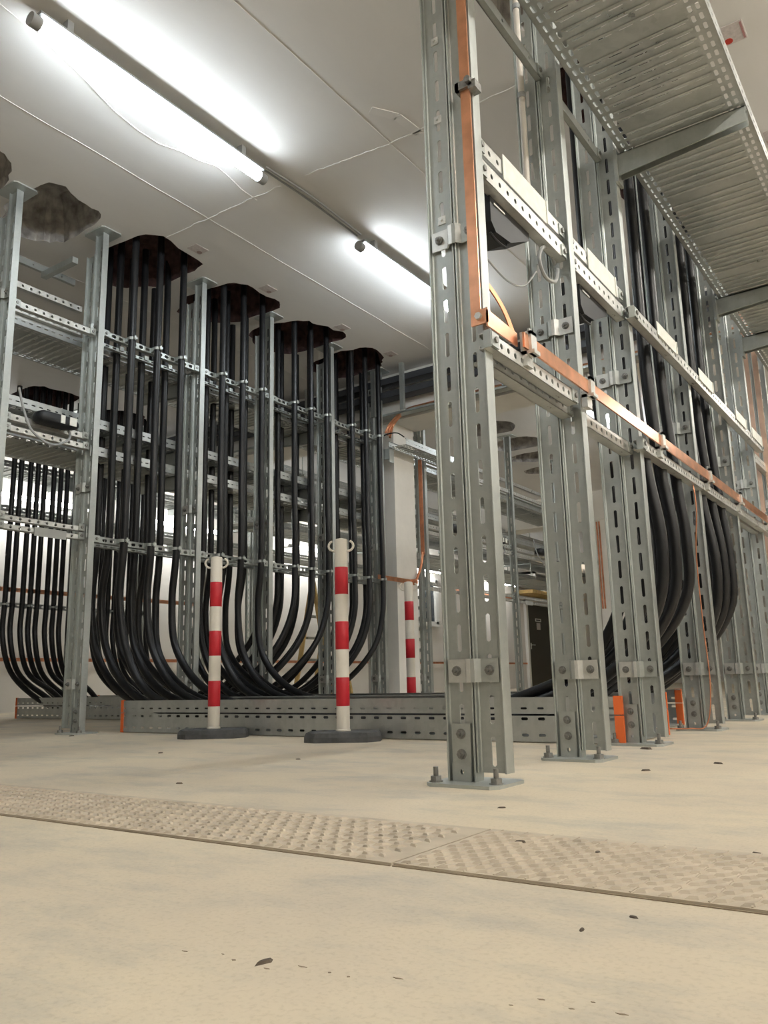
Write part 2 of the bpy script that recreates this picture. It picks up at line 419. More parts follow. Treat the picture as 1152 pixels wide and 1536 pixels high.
def post(x, y, lb, grp, H=CZ, foot_right=False, detail=2, plates=(.246, 1.41), nuts=(), single=False, bright=0):
    """x = left edge of the pair of profiles, y = front edge"""
    t = thing('upright_post', lb, 'post', (x, y, 0), grp)
    if not foot_right:
        link(prof(H-.008-.008), 'main_profile', t, (0, 0, .008)); fx = 0
        link(prof(H-.03-.10), 'side_profile', t, (.084, 0, .03))
    else:
        link(prof(H-.008-.008), 'main_profile', t, (.084, 0, .008)); fx = .084
        if not single: link(prof(H-.03-.13), 'side_profile', t, (0, 0, .03))
    bp = link(BPM, 'base_plate', t, (fx if not foot_right else .05, 0, 0))
    link(tp, 'top_plate', t, (fx+.0, 0, H))
    if detail:
        for bx, by in ((-.016, -.03), (.145, -.02)):
            link(AM, 'anchor_bolt', bp, (bx, by, .008))
        f = link(FIM, 'foot_insert', t, (fx, 0, 0))
        for z in (.121, .072): link(BM, 'bolt', f, (.04, .005, z))
        for z in plates:
            for h, bx in ((0, .035), (1, .128)):
                j = link(CLEAT[h][1 if h == bright else 0], 'joining_cleat', t, (0, 0, z))
                link(BM, 'bolt', j, (bx, .005, .029))
        for z in nuts: link(SNM, 'slot_nut', t, (.04, .018, z))
    return t
RX = -1.096
RY = [1.837, 2.511, 3.115, 3.989, 4.802, 5.497, 6.30]
RL = ['nearest galvanised upright post with bolted foot, carrying a vertical copper strip', 'second galvanised post of the right rack, beside the white conduit',
      'third galvanised post of the right rack, holding the first tray arm', 'fourth galvanised post of right rack, thin copper wire running down its foot',
      'fifth galvanised post of right rack, behind the drooping cables', 'sixth galvanised post of the right rack, near the picture edge', 'rearmost galvanised post of the right rack past the copper strips']
for i, (y, lb) in enumerate(zip(RY, RL)):
    post(RX, y, lb, 'posts of the right rack', plates=(.246, 1.44 if i == 0 else 1.40), nuts=(2.125, 1.86, 1.535) if i == 0 else (), bright=1 if i == 1 else 0)
LXP = -4.284
LY = [2.316, 2.904, 3.74, 4.45, 5.21, 5.93, 6.67, 7.72, 8.62, 10.05]
LL = ['pale upright post cut by the left picture edge', 'upright post left of the first cable curtain, standing on the floor', 'upright post between first and second cable groups',
      'upright post between second and third cable groups', 'upright post between third and fourth cable groups', 'upright post closing the fourth cable group beside the column',
      'upright post right of the column, with copper riser', 'upright post beyond the beam, hidden by the nearest post', 'slim far post standing left of the olive door', 'far upright post beyond the olive door post']
for i, (y, lb) in enumerate(zip(LY, LL)):
    post(LXP, y, lb, 'posts of the left rack', foot_right=True, plates=(.246, 1.40, 2.42) if i != 8 else (), single=(i == 8))
for i, y in enumerate((3.35, 4.00, 4.93, 5.75, 6.60, 7.45)):
    post(-7.30, y, 'distant upright post of the rack by the far wall, %s from the left' % ORD[i], 'posts of the far rack', plates=(.246,))

# ------------------------------------------------------------------ rails
def rail_body(x, ya, yb, z0, z1, face=1, pitch=.05, hole=(.016, .016), lip=.022, mat=GALVB):
    """C-rail along Y; perforated face looks towards +X (face=1)"""
    m = MB(); n = max(1, int((yb-ya)/pitch)); p = (yb-ya)/n; h = z1-z0
    m.slotted((x, ya, z0), (0, 1, 0), (0, 0, 1), n, p, h, hole[0], hole[1], .0025)
    m.box(x-lip, x, ya, yb, z0, z0+.0025); m.box(x-lip, x, ya, yb, z1-.0025, z1)
    m.box(x-lip, x-lip+.0025, ya, yb, z0, z0+.009); m.box(x-lip, x-lip+.0025, ya, yb, z1-.009, z1)
    return m
def bracket(m, x, y, z, d):
    m.box(x-.02, x+.003, y-.004, y, z-.004, z+.045)
    m.box(x-.006, x+.005, y if d > 0 else y-.04, y+.04 if d > 0 else y, z, z+.04)
def rail(name, x, ya, yb, z0, z1, lb, grp=None, labels=(), cat='rail', brk=True, **kw):
    t = thing(name, lb, cat, (x, ya, z0), grp)
    rail_body(x, ya, yb, z0, z1, **kw).build('rail_body', kw.get('mat', GALVB), t)
    if brk:
        for y, d in ((ya, 1), (yb, -1)):
            m = MB(); bracket(m, x, y, z0+.004, d); b = m.build('end_bracket', GALV, t)
            MB().add(*[[(x+.005+(0 if k < 6 else .006), y+.02*d+.009*math.cos(PI/3*k), z0+.024+.009*math.sin(PI/3*k)) for k in range(12)],
                       [tuple(range(6, 12))]+[(k, (k+1) % 6, 6+(k+1) % 6, 6+k) for k in range(6)]]).build('bolt', BOLT, b)
    for ya_, yb_, za, zb in labels:
        m = MB().prism([(ya_, za), (yb_, za), (yb_, zb), (ya_, zb)], x+.003, x+.006, 0)
        m.box(x+.003, x+.010, yb_-.008, yb_, za, zb); m.build('label_plate', PLATE, t)
    return t
BAY = ['between first and second right posts', 'between second and third right posts', 'between third and fourth right posts', 'between fourth and fifth right posts', 'between fifth and sixth right posts']
for i, lab in ((0, (2.045, 2.365)), (1, (2.735, 3.03))):
    ya, yb = RY[i]+.05, RY[i+1]-.0
    rail('perforated_rail', -.952, ya, yb, 1.742, 1.796, 'upper perforated rail with white label plate '+BAY[i], 'perforated rails', [(*lab, 1.728, 1.812)])
    rail('perforated_rail', -.948, ya, yb, 1.662, 1.722, 'lower perforated rail under the labelled one, '+BAY[i], 'perforated rails', lip=.035)
    rail('perforated_rail', -.965, ya, yb, 1.100, 1.146, 'inner perforated rail at copper bar height '+BAY[i], 'perforated rails', lip=.04)
    rail('channel_rail', -.99, ya, yb, 2.40, 2.441, 'plain channel rail high under the tray '+BAY[i], 'high channel rails', pitch=.2, hole=(.012, .012), mat=GALV)
rail('perforated_rail', -.952, RY[4]+.05, RY[5], 1.100, 1.146, 'inner perforated rail at copper bar height '+BAY[4], 'perforated rails', lip=.04)
rail('perforated_rail', -.952, RY[5]+.05, 6.28, 1.60, 1.66, 'short perforated rail beyond sixth right post', 'perforated rails', lip=.035)
rail('perforated_rail', -.895, 3.07, 5.62, 1.645, 1.695, 'long perforated rail with white label plates in front of right cables', 'perforated rails',
     [(3.37, 3.66, 1.675, 1.735), (4.05, 4.32, 1.675, 1.735), (4.85, 5.12, 1.675, 1.735), (5.29, 5.58, 1.675, 1.735)], lip=.035)
rail('perforated_rail', -.912, 1.83, 2.42, 1.108, 1.152, 'short outer rail carrying the near end of the copper bar', 'perforated rails', lip=.035, pitch=.04)
rail('perforated_rail', -.912, 3.08, 5.9, 1.108, 1.148, 'long outer rail under the copper bar', 'perforated rails', lip=.035, pitch=.04)

# ------------------------------------------------------------------ copper
def cbar(ya, yb, x=-.895, z0=1.160, z1=1.205, holders=()):
    t = thing('copper_bar', 'long copper bar running along the right rack', 'copper bar', (x, ya, z0))
    m = MB(); ys = [ya+(yb-ya)*k/40 for k in range(41)]
    for k in range(40): m.box(x-.003, x+.003, ys[k], ys[k+1], z0, z1)
    m.build('bar', COPPER, t)
    for y in holders:
        h = MB(); h.box(x-.022, x-.003, y-.02, y+.02, z0-.045, z1+.012); h.box(x-.022, x+.020, y-.02, y+.02, z0-.012, z0-.001)
        h.box(x+.003, x+.012, y-.018, y+.018, z0-.012, z1+.012); h.box(x-.022, x+.012, y-.018, y+.018, z1+.001, z1+.012)
        ho = h.build('holder', GALVB, t)
        MB().cyl((x-.005, y+.006, z1+.01), (0, 0, 1), .006, .018, 8).build('screw', BOLT, ho)
    return t
cbar(2.0, 6.3, holders=(2.045, 2.50, 3.29, 4.05, 4.71, 5.50))
ct = thing('copper_strip', 'vertical copper strip on the nearest post, bent at the bottom', 'copper strip', (-.948, 1.82, 1.2))
m = MB(); zs = [1.215, 1.24, 1.30]+[1.4+.1*k for k in range(17)]+[3.08]
for a, b in zip(zs, zs[1:]): m.box(-.963, -.933, 1.822, 1.827, a, b)
m.build('strip', COPPER, ct)
m = MB().prism([(1.822, 1.165), (2.0, 1.165), (2.0, 1.205), (1.822, 1.212)], -.918, -.913, 0)
m.prism([(-.963, 1.822), (-.913, 1.822), (-.913, 1.827), (-.963, 1.827)], 1.175, 1.217)
m.build('bent_foot', COPPER, ct)
h = MB(); h.box(-.975, -.921, 1.812, 1.822, 1.890, 1.915); h.box(-.975, -.963, 1.812, 1.845, 1.890, 1.915); h.box(-.933, -.910, 1.812, 1.850, 1.880, 1.905); h.cyl((-.93, 1.80, 1.905), (0, 1, 0), .01, .03, 8)
h.build('holder', BOLT, ct)
MB().prism(HEX(.010), 1.822, 1.812, 1).build('bolt', GALVB, ct, loc=(-.925+.948-.013, 0-1.82, 1.197-1.2))
arc = thing('copper_strap', 'short curved copper strap behind the nearest post', 'copper strap', (-.99, 1.93, 1.4))
m = MB(); P = spline([(-1.02, 1.86, 1.40), (-.985, 1.93, 1.375), (-.945, 1.975, 1.29), (-.918, 1.995, 1.19)], 8)
for a, b in zip(P, P[1:]):
    d = (b-a).normalized(); u = Vector((.55, .83, 0)); u = (u-d*u.dot(d)).normalized(); w_ = d.cross(u)
    q = [p+u*.006*su+w_*.0025*sw for p in (a-d*.001, b+d*.001) for su, sw in ((-1, -1), (1, -1), (1, 1), (-1, 1))]
    m.add(q, [(0,1,2,3),(7,6,5,4),(0,4,5,1),(1,5,6,2),(2,6,7,3),(3,7,4,0)])
m.build('strap', COPD, arc)
for x, lb in ((-1.02, 'left vertical copper bar beyond sixth right post'), (-.96, 'right vertical copper bar beyond sixth right post')):
    tag(MB().box(x, x+.035, 6.02, 6.026, .3, 2.95).build('copper_bar', COPL), lb, 'copper bar', 'vertical copper bars far right')
tag(MB().tube(spline([(-.93, 3.86, 1.16), (-.92, 3.85, 1.0), (-.96, 3.93, .8), (-.97, 3.965, .5), (-.965, 3.965, .2), (-.99, 3.94, .03), (-1.06, 3.9, .013), (-1.2, 3.88, .012)], 8), .003, 6).build('copper_wire', COPD, None, True),
    'thin copper wire trailing down fourth right post to the floor', 'wire')
# copper at the middle column
cm = thing('copper_riser', 'vertical copper riser beside the column with a bent foot', 'copper riser', (-4.1, 6.55, 1.13))
MB().box(-4.115, -4.075, 6.55, 6.556, 1.42, 2.35).build('strip', COPD, cm)
m = MB()
P = spline([(-4.095, 6.553, 1.44), (-4.10, 6.52, 1.30), (-4.09, 6.42, 1.17), (-4.09, 6.36, 1.145)], 6); m.tube(P, .012, 8)
m.build('bend', COPD, cm, True)
MB().box(-4.094, -4.088, 5.80, 6.36, 1.12, 1.160).build('bar', COPPER, cm)
MB().prism(HEX(.03), -4.11, -4.06, 0).build('joint_clamp', COPD, cm, loc=(0, 6.37-6.55, .01)).location.x = 4.1
tag(MB().box(-7.13, -7.124, 3.6, 6.6, 1.135, 1.175).build('copper_bar', COPPER), 'horizontal copper bar on the far rack at left', 'copper bar')
tag(MB().box(X0+.02, X0+.026, 4.0, 22, .56, .60).build('copper_bar', COPD), 'thin copper earthing strip along the far wall', 'copper strip')
tag(MB().box(X0+.02, X0+.03, 15.2, 18.4, 2.08, 2.14).build('copper_bar', COPD), 'reddish strip on far wall left of the door top', 'copper strip')

for x, lb in ((-4.44, 'left thin copper riser at the far column'), (-4.40, 'right thin copper riser at the far column')):
    tag(MB().box(x, x+.022, 12.21, 12.22, 1.25, 2.6).build('copper_riser', COPD), lb, 'copper riser', 'copper risers at the far column')
# ------------------------------------------------------------------ cable trays
TB = {}
def tray_bottom(L, Wd, key, rows=.05):
    # perforated sheet, x 0..Wd, y 0..L ; visible side looks down
    m = MB(); n = int(L/rows); p = L/n
    e = .012; cols = [e, .026, .026]; mid = Wd-2*sum(cols)
    nm = max(2, round(mid/.072)); cw = mid/nm
    for k in range(n):
        y = k*p; x = 0
        m.plate((x, y, 0), (0, 1, 0), (1, 0, 0), p, e, .0015); x += e
        for _ in range(2):
            m.cell((x, y, 0), (0, 1, 0), (1, 0, 0), p, .026, .034, .013, .0015); x += .026
        for c in range(nm):
            if (k % 9) in (0,): m.plate((x, y, 0), (0, 1, 0), (1, 0, 0), p, cw, .0015)
            else: m.cell((x, y, 0), (0, 1, 0), (1, 0, 0), p, cw, .0085, cw*.66, .0015)
            x += cw
        for _ in range(2):
            m.cell((x, y, 0), (0, 1, 0), (1, 0, 0), p, .026, .034, .013, .0015); x += .026
        m.plate((x, y, 0), (0, 1, 0), (1, 0, 0), p, e, .0015)
        if k % 9: # shallow raised rib
            yc = y+p*.5-.0105; m.prism([(yc-.006, -.0015), (yc-.002, -.0065), (yc+.002, -.0065), (yc+.006, -.0015)], sum(cols), Wd-sum(cols), 0)
    return m.mesh('perforated_bottom', TRAYM)
def tray_side(L, h):
    m = MB(); n = int(L/.05); p = L/n
    m.slotted((0, 0, .018), (0, 1, 0), (0, 0, 1), n, p, .022, .026, .007, .0015)
    m.plate((0, 0, 0), (0, 1, 0), (0, 0, 1), L, .018, .0015); m.plate((0, 0, .04), (0, 1, 0), (0, 0, 1), L, h-.04, .0015)
    m.box(-.012, 0, 0, L, h-.002, h)
    return m.mesh('side_wall', TRAYM)
def tray(x, y, z, L, Wd, h, lb, grp='perforated cable trays', rows=.05, hang=False):
    t = thing('cable_tray', lb, 'cable tray', (x, y, z), grp); k = (round(L, 2), round(Wd, 2))
    if k not in TB: TB[k] = (tray_bottom(L, Wd, k, rows), tray_side(L, h))
    link(TB[k][0], 'perforated_bottom', t); link(TB[k][1], 'side_wall', t, (Wd, 0, 0))
    s = link(TB[k][1], 'side_wall', t, (0, L, 0), PI)
    if hang:
        for q in range(int(L/2.4)+1):
            for xx in ((-.02, Wd+.02) if z > 2.2 else (-.05, Wd+.05)): MB().cyl((x+xx, y+.3+2.4*q, z-.015), (0, 0, 1), .006, CZ-z+.015, 6).build('hanger_rod', GALV, t)
            MB().box(x-.06, x+Wd+.06, y+.28+2.4*q, y+.32+2.4*q, z-.03, z-.008).build('hanger_bar', GALV, t)
    return t
tray(-.905, 1.1, 2.405, 2.05, .495, .06, 'near perforated cable tray overhead at upper right')
tray(-.905, 3.155, 2.405, 3.2, .495, .06, 'farther perforated cable tray overhead beyond the first arm')
def arm(x, y, z, L, lb, s=1, grp='tray support arms'):
    t = thing('tray_arm', lb, 'bracket', (x, y, z), grp); m = MB()
    e = x+s*L
    m.prism([(x, z-.10), (e, z-.065), (e, z), (x, z)] if s > 0 else [(e, z-.065), (x, z-.10), (x, z), (e, z)], y, y+.004, 1)
    m.prism([(x, z-.10), (e, z-.065), (e, z), (x, z)] if s > 0 else [(e, z-.065), (x, z-.10), (x, z), (e, z)], y+.041, y+.045, 1)
    m.box(min(x, e), max(x, e), y, y+.045, z-.004, z); m.build('arm_body', GALV, t)
    MB().box(x-.006, x+.006, y-.012, y+.057, z-.13, z+.02).build('head_plate', GALV, t)
    return t
for i in (2, 4, 5): arm(-.924, RY[i]-.004, 2.40 if i < 5 else 2.40, .51, 'steel arm under the overhead tray at %s right post' % ORD[i])
for x, z, lb in ((-4.78, 2.37, 'upper perforated tray behind the left cable rack'), (-4.78, 1.87, 'middle perforated tray behind the left cable rack'), (-4.78, 1.69, 'lower perforated tray behind the left cable rack'),
                 (-7.80, 2.37, 'upper perforated tray behind the far rack'), (-7.80, 1.93, 'lower perforated tray behind the far rack')):
    tray(x, 1.2, z, 9.6 if z != 1.69 else 6.0, .45, .06, lb)
    for i, y in enumerate(LY[1:8] if x > -5 else (3.35, 4.93, 6.6)):
        if i % 2 == 1 or x < -5: arm(x+.46 if x > -5 else x+.46, y, z-.001, .46, 'steel arm under the tray at height %.2f metres, %s from left' % (z, ORD[i]) if False else
                           'arm under %s, %s from the left' % (lb.replace('perforated ', ''), ORD[i if x < -5 else i//2]), -1)
for x, z, lb in ((-7.0, 2.37, 'upper perforated tray in front of the far rack'), (-7.0, 2.08, 'middle perforated tray in front of the far rack'), (-6.45, 2.60, 'highest perforated tray between left and far racks')):
    tray(x, 6.7, z, 10.5, .46, .06, lb, rows=.1, hang=True)
tray(-7.8, 10.9, 2.2, 7.0, .46, .06, 'distant perforated tray near the far wall lamps', rows=.1, hang=True)
tray(-4.06, 5.97, 2.335, 1.3, .19, .06, 'narrow bright perforated tray in front of the column top')
arm(-4.06, 5.985, 2.335, .25, 'dark arm holding the narrow tray at the column', -1)

# floor trays
def floor_tray(xa, xb, ya, yb, lb, capl=.018, capr=.030, h=.176, seam=.110):
    t = thing('floor_tray', lb, 'cable tray', (xa, ya, 0), 'galvanised trays on the floor')
    L = xb-xa; p = .0715; n = int(L/p); p = L/n
    def wall(y, nrm):
        m = MB(); th = .002*nrm
        # lower tray wall with two slot rows, upper tray wall with one
        def row(z0, wd, l, w):
            m.slotted((xa, y, z0), (1, 0, 0), (0, 0, 1), n, p, wd, l, w, -.002)
        m.plate((xa, y, .006), (1, 0, 0), (0, 0, 1), L, .012, -.002); row(.018, .022, .030, .011)
        m.plate((xa, y, .040), (1, 0, 0), (0, 0, 1), L, .040, -.002); row(.080, .024, .030, .0115)
        lo = m.build('lower_side', TRAYM, t)
        m = MB(); m.plate((xa, y-.003*nrm, .112), (1, 0, 0), (0, 0, 1), L, .012, -.002)
        m.slotted((xa, y-.003*nrm, .124), (1, 0, 0), (0, 0, 1), n, p, .018, .028, .008, -.002)
        m.plate((xa, y-.003*nrm, .142), (1, 0, 0), (0, 0, 1), L, h-.142, -.002)
        m.box(xa, xb, min(y, y+.016*nrm), max(y, y+.016*nrm), h-.003, h)
        m.build('upper_side', TRAYM, t)
    wall(ya, 1); wall(yb, -1)
    MB().box(xa, xb, ya, yb, .003, .006).build('bottom', TRAYM, t)
    for a, b in ((xa-.004, xa+capl), (xb-capr, xb+.004)):
        for y, q in ((ya, -1), (yb, 1)):
            m = MB(); y0, y1 = sorted((y+q*.006, y-q*.006))
            m.box(a, b, y0, y1, .001, .106); m.box(a, b, y0+.0005*q, y1, .110, h+.003)
            m.build('edge_guard', ORANGE, t)
    return t
floor_tray(-4.00, -1.08, 3.10, 3.66, 'front galvanised floor tray with orange end guards behind the barrier posts')
floor_tray(-4.00, -1.22, 3.86, 4.40, 'second galvanised floor tray just behind the front one')
floor_tray(-6.95, -4.62, 4.25, 4.85, 'galvanised floor tray at left leading towards the far rack')
floor_tray(-6.95, -4.62, 5.10, 5.70, 'rear galvanised floor tray behind the third cable group')

# ------------------------------------------------------------------ cables
CR = .0235
cl = MB(); n = 14
cl.tube([(0, 0, -.009), (0, 0, .009)], CR+.003, n); cl.box(-CR-.03, -CR+.004, -.016, .016, -.014, .014); cl.box(CR-.004, CR+.016, -.012, .012, -.008, .008)
cl.cyl((CR+.010, 0, -.014), (0, 0, 1), .005, .03, 6)
CLM = cl.mesh('cable_clamp', GALV)
ROWS = [(-4.085, .220, .204), (-4.315, .280, .202), (-4.49, .320, .196)]
RN = ['front-row', 'middle-row', 'back-row']
cables = {}
def cable(lb, grp, pts, n=7):
    t = MB().tube(spline(pts, n), CR, 12).build('power_cable', BLACK, None, True)
    return tag(t, lb, 'cable', grp)
GN = ['first cable group', 'second cable group', 'third cable group', 'fourth cable group']
CT = 3.24
R = random.Random(5)
bays = [(2.904, 3.74), (3.74, 4.45), (4.45, 5.21), (5.21, 5.93)]
# front/mid/back x position on the right rack
RROW = [(-.985, 0), (-1.075, .08), (-1.155, .04)]
PN = ['left', 'middle', 'right']
for b in range(4):
    for r, (rx, off, pit_) in enumerate(ROWS):
        for i in range(3):
            base = {0: 2.907, 1: 3.695, 2: 4.475, 3: 5.232}[b]
            y = base+off+pit_*i; x = rx
            lb = '%s black cable, %s of three in the %s from left' % (RN[r], PN[i], GN[b])
            grp = GN[b]
            jx, jz = R.uniform(-.02, .02), R.uniform(-.03, .03)
            top = [(x, y, CT), (x, y, 2.42), (x, y, 1.75), (x+.004, y, 1.115)]
            if b < 2:
                ty0 = 3.10 if b == 0 else 3.86
                ty = ty0+.05+(i*3+r)*.054
                e = [.40, .52, .62][i]+.05*r
                dy = (ty-y)
                sag = [(x-.025+jx, y+dy*.12, .78), (x+.05+jx, y+dy*.4, .46+jz*.5), (x+.05+e*.5, y+dy*.75, .215+jz*.3), (x+e+.25, ty, .10), (x+e+.75, ty, .055+.02*r)]
                rc = RROW[r]; base2 = RY[2] if b == 0 else RY[3]
                wy = (RY[3]-RY[2]) if b == 0 else (RY[4]-RY[3])
                yr = base2+.135+i*(wy-.20)/3+rc[1]
                xr = rc[0]
                run = [(-2.4, ty, .045+.02*r), (-1.85, ty, .06+.02*r), (xr-.46, ty+(yr-ty)*.4, .12+.02*r), (xr-.15, ty+(yr-ty)*.8, .285+.03*i), (xr+.02, yr, .50+.04*i), (xr+.065-.01*i, yr, .76+.04*i)]
                up = [(xr+.025, yr, 1.13), (xr, yr, 1.67), (xr, yr, 2.4), (xr, yr, CT)]
                cable(lb, grp, top+sag+run+up)
            else:
                ty0 = 4.25 if b == 2 else 5.10
                ty = ty0+.05+(i*3+r)*.056
                dy = ty-y
                sag = [(x+.015, y+dy*.10, .80), (x-.04+jx, y+dy*.35, .52), (x-.22+jx, y+dy*.75, .26), (x-.48, ty, .13), (x-.9, ty, .06)]
                xr = [-7.06, -7.075, -7.05][r]; base2 = 4.05 if b == 2 else 4.98
                yr = base2+.09+(i*3+r)*.082
                run = [(-5.6, ty, .05), (-6.3, ty, .07), (xr+.42, ty+(yr-ty)*.3, .17+.03*r), (xr+.12, ty+(yr-ty)*.8, .40), (xr, yr, .72)]
                up = [(xr, yr, 1.05), (xr, yr, 1.7), (xr, yr, 2.5), (xr, yr, CT)]
                cable(lb, grp, top+sag+run+up, 6)
            cables[(b, r, i)] = (x, y)

# rails of the left rack with cable clamps
for b in range(4):
    ya, yb = bays[b][0]+.045, bays[b][1]-.002
    for zi, z in enumerate((2.40, 1.095)):
        for r, xr in ((0, -4.135), (1, -4.27)):
            t = rail('cable_rail', xr, ya, yb, z, z+(.041 if r == 0 else .024), '%s %s clamp rail of the %s' % ('upper' if zi == 0 else 'lower', 'front' if r == 0 else 'rear', GN[b]), 'cable clamp rails', brk=(r == 0), hole=(.032, .020) if r == 0 else (.03, .010), pitch=.05, lip=.03, mat=GALV)
            for i in range(3):
                cx, cy = cables[(b, r, i)]
                if r == 0: link(CLM, 'cable_clamp', t, (cx-xr, cy-ya, .024))
                else: link(CLM, 'cable_clamp', t, (cx-xr, cy-ya, .024), PI)
                if r == 1:
                    cx, cy = cables[(b, 2, i)]; link(CLM, 'cable_clamp', t, (cx-xr, cy-ya, .05), PI).scale.x = 1
for i, (ya, yb) in enumerate(((4.05, 4.93), (4.98, 5.75))):
    t = rail('cable_rail', -7.10, ya+.02, yb-.01, .99, 1.031, 'clamp rail on the far rack under the copper bar, %s span' % ORD[i], 'cable clamp rails', hole=(.028, .014), lip=.03)
    for k in range(3): link(CLM, 'cable_clamp', t, (.04, .07+.246*k, .02))
# rails of the uncabled left bay and the far bays
DEV = []
FB = [(LY[0], LY[1], 'at the left picture edge'), (LY[6], LY[7], 'beyond the column'), (LY[7], LY[8], 'left of the far slim post'), (LY[8], LY[9], 'right of the far slim post')]
for k, (ya, yb, w) in enumerate(FB):
    a, c = ya+.045, yb-.002
    rail('perforated_rail', -4.30, a, c, 2.585, 2.625, 'upper bare rail in the empty bay '+w, 'perforated rails', brk=False, lip=.03)
    rail('perforated_rail', -4.30, a, c, 2.43, 2.465, 'second bare rail in the empty bay '+w, 'perforated rails', brk=False, lip=.03)
    rail('perforated_rail', -4.15, a, c, 2.385, 2.425, 'bright front rail in the empty bay '+w, 'perforated rails', lip=.03)
    rail('perforated_rail', -4.17, a, c, 1.72, 1.76, 'device rail in the empty bay '+w, 'perforated rails', lip=.03)
    rail('perforated_rail', -4.16, a, c, 1.655, 1.69, 'rail just below the black device in the empty bay '+w, 'perforated rails', lip=.03)
    t = rail('perforated_rail', -4.16, a, c, 1.155, 1.185, 'low rail in the empty bay '+w, 'perforated rails', lip=.03)
    t = rail('perforated_rail', -4.16, a, c, 1.105, 1.135, 'lowest rail with grey label in the empty bay '+w, 'perforated rails', lip=.03)
    MB().box(-4.157, -4.153, a+.22, a+.42, 1.09, 1.14).build('label_plate', LABELG, t)
    DEV.append((a, c, w))
# left hand diagonal bracket and high channel
rail('channel_rail', -4.62, LY[0]-.3, LY[1]+.15, 2.93, 2.975, 'high channel rail under the ceiling at left edge', 'high channel rails', pitch=.2, hole=(.012, .012), mat=GALV, brk=False)
tag(MB().box(-4.62, -4.28, 2.80, 2.84, 2.885, 2.925).build('channel_rail', GALV), 'short cross channel joining left post to the high rail', 'rail', 'high channel rails')

# ------------------------------------------------------------------ black devices, cables, conduit
def device(x, y, z, L, lb, face=1, loop=True):
    t = thing('black_module', lb, 'device', (x, y, z), 'black modules on the rails')
    m = MB(); prof2 = [(0, .35), (.04, .75), (.12, 1), (.5, 1.0), (.75, .95), (.9, .75), (.97, .55), (1.0, .4)]
    n = 14; rings = []
    for u, s_ in prof2:
        for k in range(n):
            a = 2*PI*k/n; c, sn_ = math.cos(a), math.sin(a)
            m.v.append((x+.055*s_*math.copysign(abs(c)**.7, c), y+(u-.5)*L, z+.038*s_*math.copysign(abs(sn_)**.6, sn_)))
    for i in range(len(prof2)-1):
        for k in range(n): m.f.append((i*n+k, i*n+(k+1) % n, (i+1)*n+(k+1) % n, (i+1)*n+k))
    m.f.append(tuple(range(n))); m.f.append(tuple((len(prof2)-1)*n+k for k in range(n)))
    m.build('housing', BLK2, t, True)
    for u, w in ((-.02, .014), (.16, .022)):
        MB().box(x+.053, x+.0575, y+u*L*1.2, y+u*L*1.2+w*2, z-.022, z+.026).build('white_label', PLATE, t)
    return t
for k, (a, c, w) in enumerate(DEV):
    mid = (a+c)/2+.02
    device(-4.12, mid, 1.765, .27, 'black rounded module on the rail in the empty bay '+w)
    tag(MB().tube(spline([(-4.14, mid+.1, 1.745), (-4.08, mid+.06, 1.66), (-4.06, mid-.06, 1.60), (-4.08, mid-.17, 1.66), (-4.11, mid-.21, 1.78), (-4.12, mid-.24, 1.90)], 6), .007, 8).build('grey_cable', GREYP, None, True),
        'grey cable loop hanging from the black module '+w, 'cable', 'grey cable loops')
def blackbox(y, z, L, lb):
    t = thing('black_module', lb, 'device', (-1.01, y, z), 'black modules on the rails')
    m = MB(); m.prism([(y, z+.10), (y, z-.005), (y+.03, z-.03), (y+.13, z-.02), (y+L, z+.05), (y+L, z+.10)], -1.06, -.975, 0)
    m.build('housing', BLK2, t); MB().tube(spline([(-.99, y+.02, z-.03), (-.985, y+.05, z-.045), (-.985, y+.11, z-.04), (-.99, y+.13, z-.015)], 5), .004, 6).build('cable_tail', BLK2, t, True)
    MB().box(-.974, -.971, y+.02, y+.09, z+.055, z+.060).build('white_mark', PLATE, t)
    return t
blackbox(2.00, 1.585, .27, 'black module behind the rails between first and second right posts')
blackbox(2.70, 1.585, .28, 'black module behind the rails between second and third right posts')
tag(MB().tube(spline([(-.985, 2.50, 1.655), (-.97, 2.42, 1.675), (-.965, 2.345, 1.64), (-.965, 2.32, 1.585), (-.965, 2.36, 1.545), (-.965, 2.44, 1.56), (-.97, 2.485, 1.62), (-.985, 2.51, 1.64)], 7), .0065, 8).build('grey_cable', GREYP, None, True),
    'thick grey cable loop tied at the second right post', 'cable', 'grey cable loops')
tag(MB().tube(spline([(-1.02, 1.90, 1.53), (-1.0, 2.0, 1.47), (-.99, 2.12, 1.44), (-.98, 2.22, 1.46), (-.97, 2.30, 1.54)], 6), .003, 6).build('grey_cable', GREYP, None, True),
    'thin grey cable sagging between first and second right posts', 'cable', 'grey cable loops')
cdn = thing('conduit', 'white vertical conduit in front of the second right post', 'conduit', (-1.062, 2.488, 1.9))
MB().cyl((-1.062, 2.488, 1.86), (0, 0, 1), .0115, 1.22, 12).build('pipe', CONDM, cdn, True)
for z in (2.34, 2.72): MB().tube([(-1.062, 2.488, z), (-1.062, 2.488, z+.02)], .015, 12).build('pipe_clip', GREYP, cdn, True)

